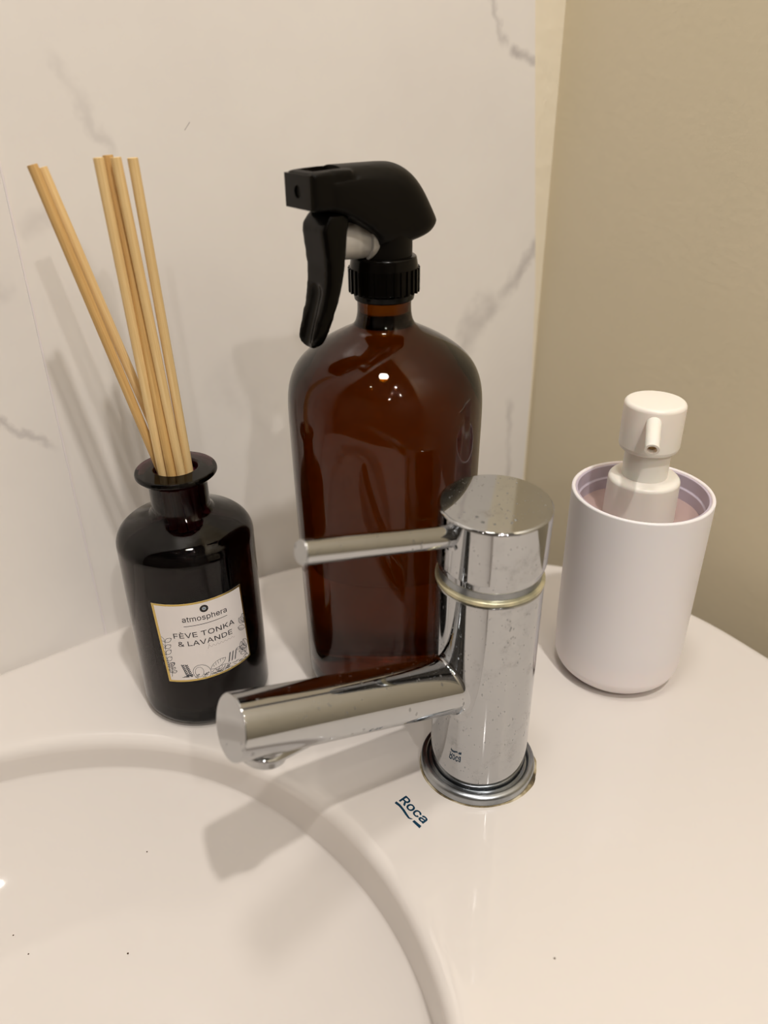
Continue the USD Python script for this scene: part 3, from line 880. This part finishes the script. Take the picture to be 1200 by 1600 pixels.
sprig(-8.6, 36, 1.72, 5, 3.8, 4.6)
sprig(-7.8, 34, 1.25, 3, 2.4, 3.2)
for x_ in (0.2, 2.0):                                      # lavender-like spikes
    for k_ in range(8):
        sk.append(stroke([(x_ - 0.25 * k_, 34.5 + k_ * 0.95), (x_ - 0.25 * k_ + 0.7, 35.2 + k_ * 0.95)], 0.55))
        sk.append(stroke([(x_ - 0.25 * k_, 34.5 + k_ * 0.95), (x_ - 0.25 * k_ - 0.7, 35.2 + k_ * 0.95)], 0.55))
tt = np.linspace(0, 2 * np.pi, 40)
sk.append(stroke(np.c_[7.2 + 4.2 * np.cos(tt), 36.6 + 4.6 * np.sin(tt) - 0.5 * np.cos(tt)], 0.22))    # bean pod
sk.append(stroke(np.c_[6.0 + 2.0 * np.cos(tt), 37.0 + 3.0 * np.sin(tt)], 0.18))
leaf(11.5, 37.5, 0.5, 9.0, 1.9); leaf(11.8, 35.6, 0.15, 10.0, 1.6); leaf(13, 34.4, -0.02, 10.5, 1.4)
for x_ in (20.5, 22.2, 23.9):
    for k_ in range(6):
        sk.append(stroke([(x_ + 0.2 * k_, 38.4 + k_ * 0.9), (x_ + 0.2 * k_ + 0.7, 39.1 + k_ * 0.9)], 0.55))
sprig(32, 36.5, 1.95, 3, 2.6, 3.6); leaf(31.5, 41, 2.5, 5.0, 1.3); leaf(32.0, 42, 1.9, 5.4, 1.5)
leaf(32.0, 56.5, 2.2, 5.0, 1.6); leaf(32.2, 53.0, 2.6, 5.0, 1.4); leaf(32.2, 56.0, 1.7, 6.0, 1.4)
for k_ in range(46):
    x_, y_ = prng.uniform(-7.5, 32), prng.uniform(32.2, 34.8) + 0.05
    y_ += (x_ + 9) * 0.075
    q = prng.uniform(-0.3, 0.6)
    sk.append(stroke([(x_, y_), (x_ + 1.8 * math.cos(q), y_ + 1.8 * math.sin(q))], 0.3))
obj('plant_drawing', bend(trimesh.util.concatenate(sk), LR), mats['label_sketch'], label)

# the reeds: (mouth point at z = 0.132, tip, material, label)
RD = [((-0.1038, 0.3290, 0.132), (-0.1340, 0.3300, 0.2607), 'reed_brown', 'reed stick leaning farthest left, in front of its close twin'),
      ((-0.1003, 0.3338, 0.132), (-0.1322, 0.3345, 0.2593), 'reed_pale', 'leaning reed stick half hidden behind the leftmost one'),
      ((-0.1016, 0.3252, 0.132), (-0.1076, 0.3285, 0.2631), 'reed_pale', 'pale reed stick at the left of the upright bunch'),
      ((-0.0972, 0.3240, 0.132), (-0.1056, 0.3340, 0.2635), 'reed_brown', 'darker tan reed stick in the middle of the upright bunch'),
      ((-0.0932, 0.3252, 0.132), (-0.1014, 0.3300, 0.2630), 'reed_pale', 'pale reed stick just right of the darker tan one'),
      ((-0.0903, 0.3285, 0.132), (-0.0953, 0.3310, 0.2627), 'reed_pale', 'reed stick standing apart at the right of the diffuser bunch')]
for mp, tp, mm, lb in RD:
    mp, tp = np.array(mp), np.array(tp)
    d = (tp - mp); d /= np.linalg.norm(d)
    s0 = mp - d * (mp[2] - 0.1005) / d[2]
    Ln = np.linalg.norm(tp - s0)
    r = 0.00205
    rod = lathe([(0, 0), (r * 0.9, 0), (r, 0.0003), (r, Ln - 0.0003), (r * 0.92, Ln), (0, Ln)], n=20)
    g = UsdGeom.Mesh(obj('diffuser_reed', rod, mats[mm], None, smooth=40, label=lb, cat='reed', group='reeds in the diffuser bottle', turn=False))
    R4 = np.eye(4); R4[:3, :3] = trimesh.geometry.align_vectors([0, 0, 1], d)[:3, :3]; R4[:3, :3] = RZ @ R4[:3, :3]; R4[:3, 3] = RZ @ s0
    g.AddTransformOp().Set(Gf.Matrix4d(*R4.T.ravel().tolist()))

# ------------------------------------------------------------------ soap dispenser
PX, PY = 0.1281, 0.345
soap = thing('soap_dispenser', (PX, PY, 0), 'matt white cylindrical soap dispenser with pump, right of the tap', 'soap dispenser')
cup = fillet([(0, 0.0012), (0.020, 0.0010), (0.0262, 0.0, 0.004), (0.0330, 0.0070, 0.010), (0.0338, 0.03), (0.0343, 0.1090, 0.0009), (0.0323, 0.1090, 0.0009), (0.0322, 0.020), (0, 0.016)], 8)
obj('cup', lathe(cup, PX, PY, n=144), mats['white_plastic'], soap)
lin = fillet([(0.0325, 0.0980), (0.0325, 0.1082, 0.0004), (0.0312, 0.1082, 0.0004), (0.0309, 0.1018, 0.0008), (0.0300, 0.1012, 0.0006), (0.0297, 0.0960), (0.0297, 0.0950), (0.0325, 0.0950)], 4)
obj('liner_ring', lathe(lin, PX, PY, n=144), mats['liner_plastic'], soap, label='translucent lilac inner ring')
obj('liner_floor', lathe([(0, 0.0935), (0.0324, 0.0935), (0.0324, 0.0955), (0.012, 0.0962), (0, 0.0962)], PX, PY, n=96), mats['liner_floor'], soap)
obj('pump_collar', lathe(fillet([(0, 0.0950), (0.0174, 0.0950), (0.0170, 0.1172, 0.0022), (0.0112, 0.1180), (0, 0.1180)]), PX - 0.0004, PY, n=112), mats['cream_plastic'], soap)
obj('pump_stem', lathe([(0, 0.1175), (0.0108, 0.1175), (0.0108, 0.1345), (0, 0.1345)], PX - 0.0006, PY, n=96), mats['cream_plastic'], soap)
HX, HY = PX - 0.0008, PY
ph = obj('pump_head', lathe(fillet([(0, 0.1325), (0.0136, 0.1325, 0.0008), (0.0142, 0.1345, 0.001), (0.0142, 0.1562, 0.0022), (0, 0.1568)]), HX, HY, n=112), mats['cream_plastic'], soap)
# curved spout of the pump: rings along a bent path
pa, pb = np.array([HX - 0.0036, HY - 0.0115, 0.1500]), np.array([HX - 0.0096, HY - 0.0310, 0.1450])
pc = np.array([HX - 0.0064, HY - 0.0205, 0.1490])
rings, RN = [], 28
for i, q in enumerate(np.linspace(0, 1, 14)):
    c = (1 - q) ** 2 * pa + 2 * q * (1 - q) * pc + q * q * pb
    d = 2 * (1 - q) * (pc - pa) + 2 * q * (pb - pc); d /= np.linalg.norm(d)
    rings.append((c, d, 0.0035 - 0.0003 * q))
rings += [(rings[-1][0], rings[-1][1], 0.0021), (rings[-1][0] - rings[-1][1] * 0.006, rings[-1][1], 0.0018)]
V_, F_ = [], []
for c, d, r in rings:
    a_ = np.cross(d, [0, 0, 1.0]); a_ /= np.linalg.norm(a_); b_ = np.cross(a_, d)
    V_ += [c + r * (math.cos(t) * a_ + math.sin(t) * b_) for t in np.linspace(0, 2 * np.pi, RN, endpoint=False)]
for k in range(len(rings) - 1):
    for i in range(RN):
        j = (i + 1) % RN
        F_ += [(k * RN + i, (k + 1) * RN + j, k * RN + j), (k * RN + i, (k + 1) * RN + i, (k + 1) * RN + j)]
c0 = len(V_); V_ += [rings[0][0], rings[-1][0]]
for i in range(RN):
    j = (i + 1) % RN
    F_ += [(c0, i, j), (c0 + 1, (len(rings) - 1) * RN + j, (len(rings) - 1) * RN + i)]
nz = trimesh.Trimesh(np.array(V_), np.array(F_), process=False)
if nz.volume < 0:
    nz.invert()
pn = obj('pump_nozzle', nz, mats['cream_plastic'], ph)
tip, td = rings[13][0], rings[13][1]
obj('nozzle_bore', tube(tip - td * 0.0058, tip - td * 0.0022, 0.0019, n=24), mats['nozzle_bore'], pn, label='brownish opening of the pump nozzle')
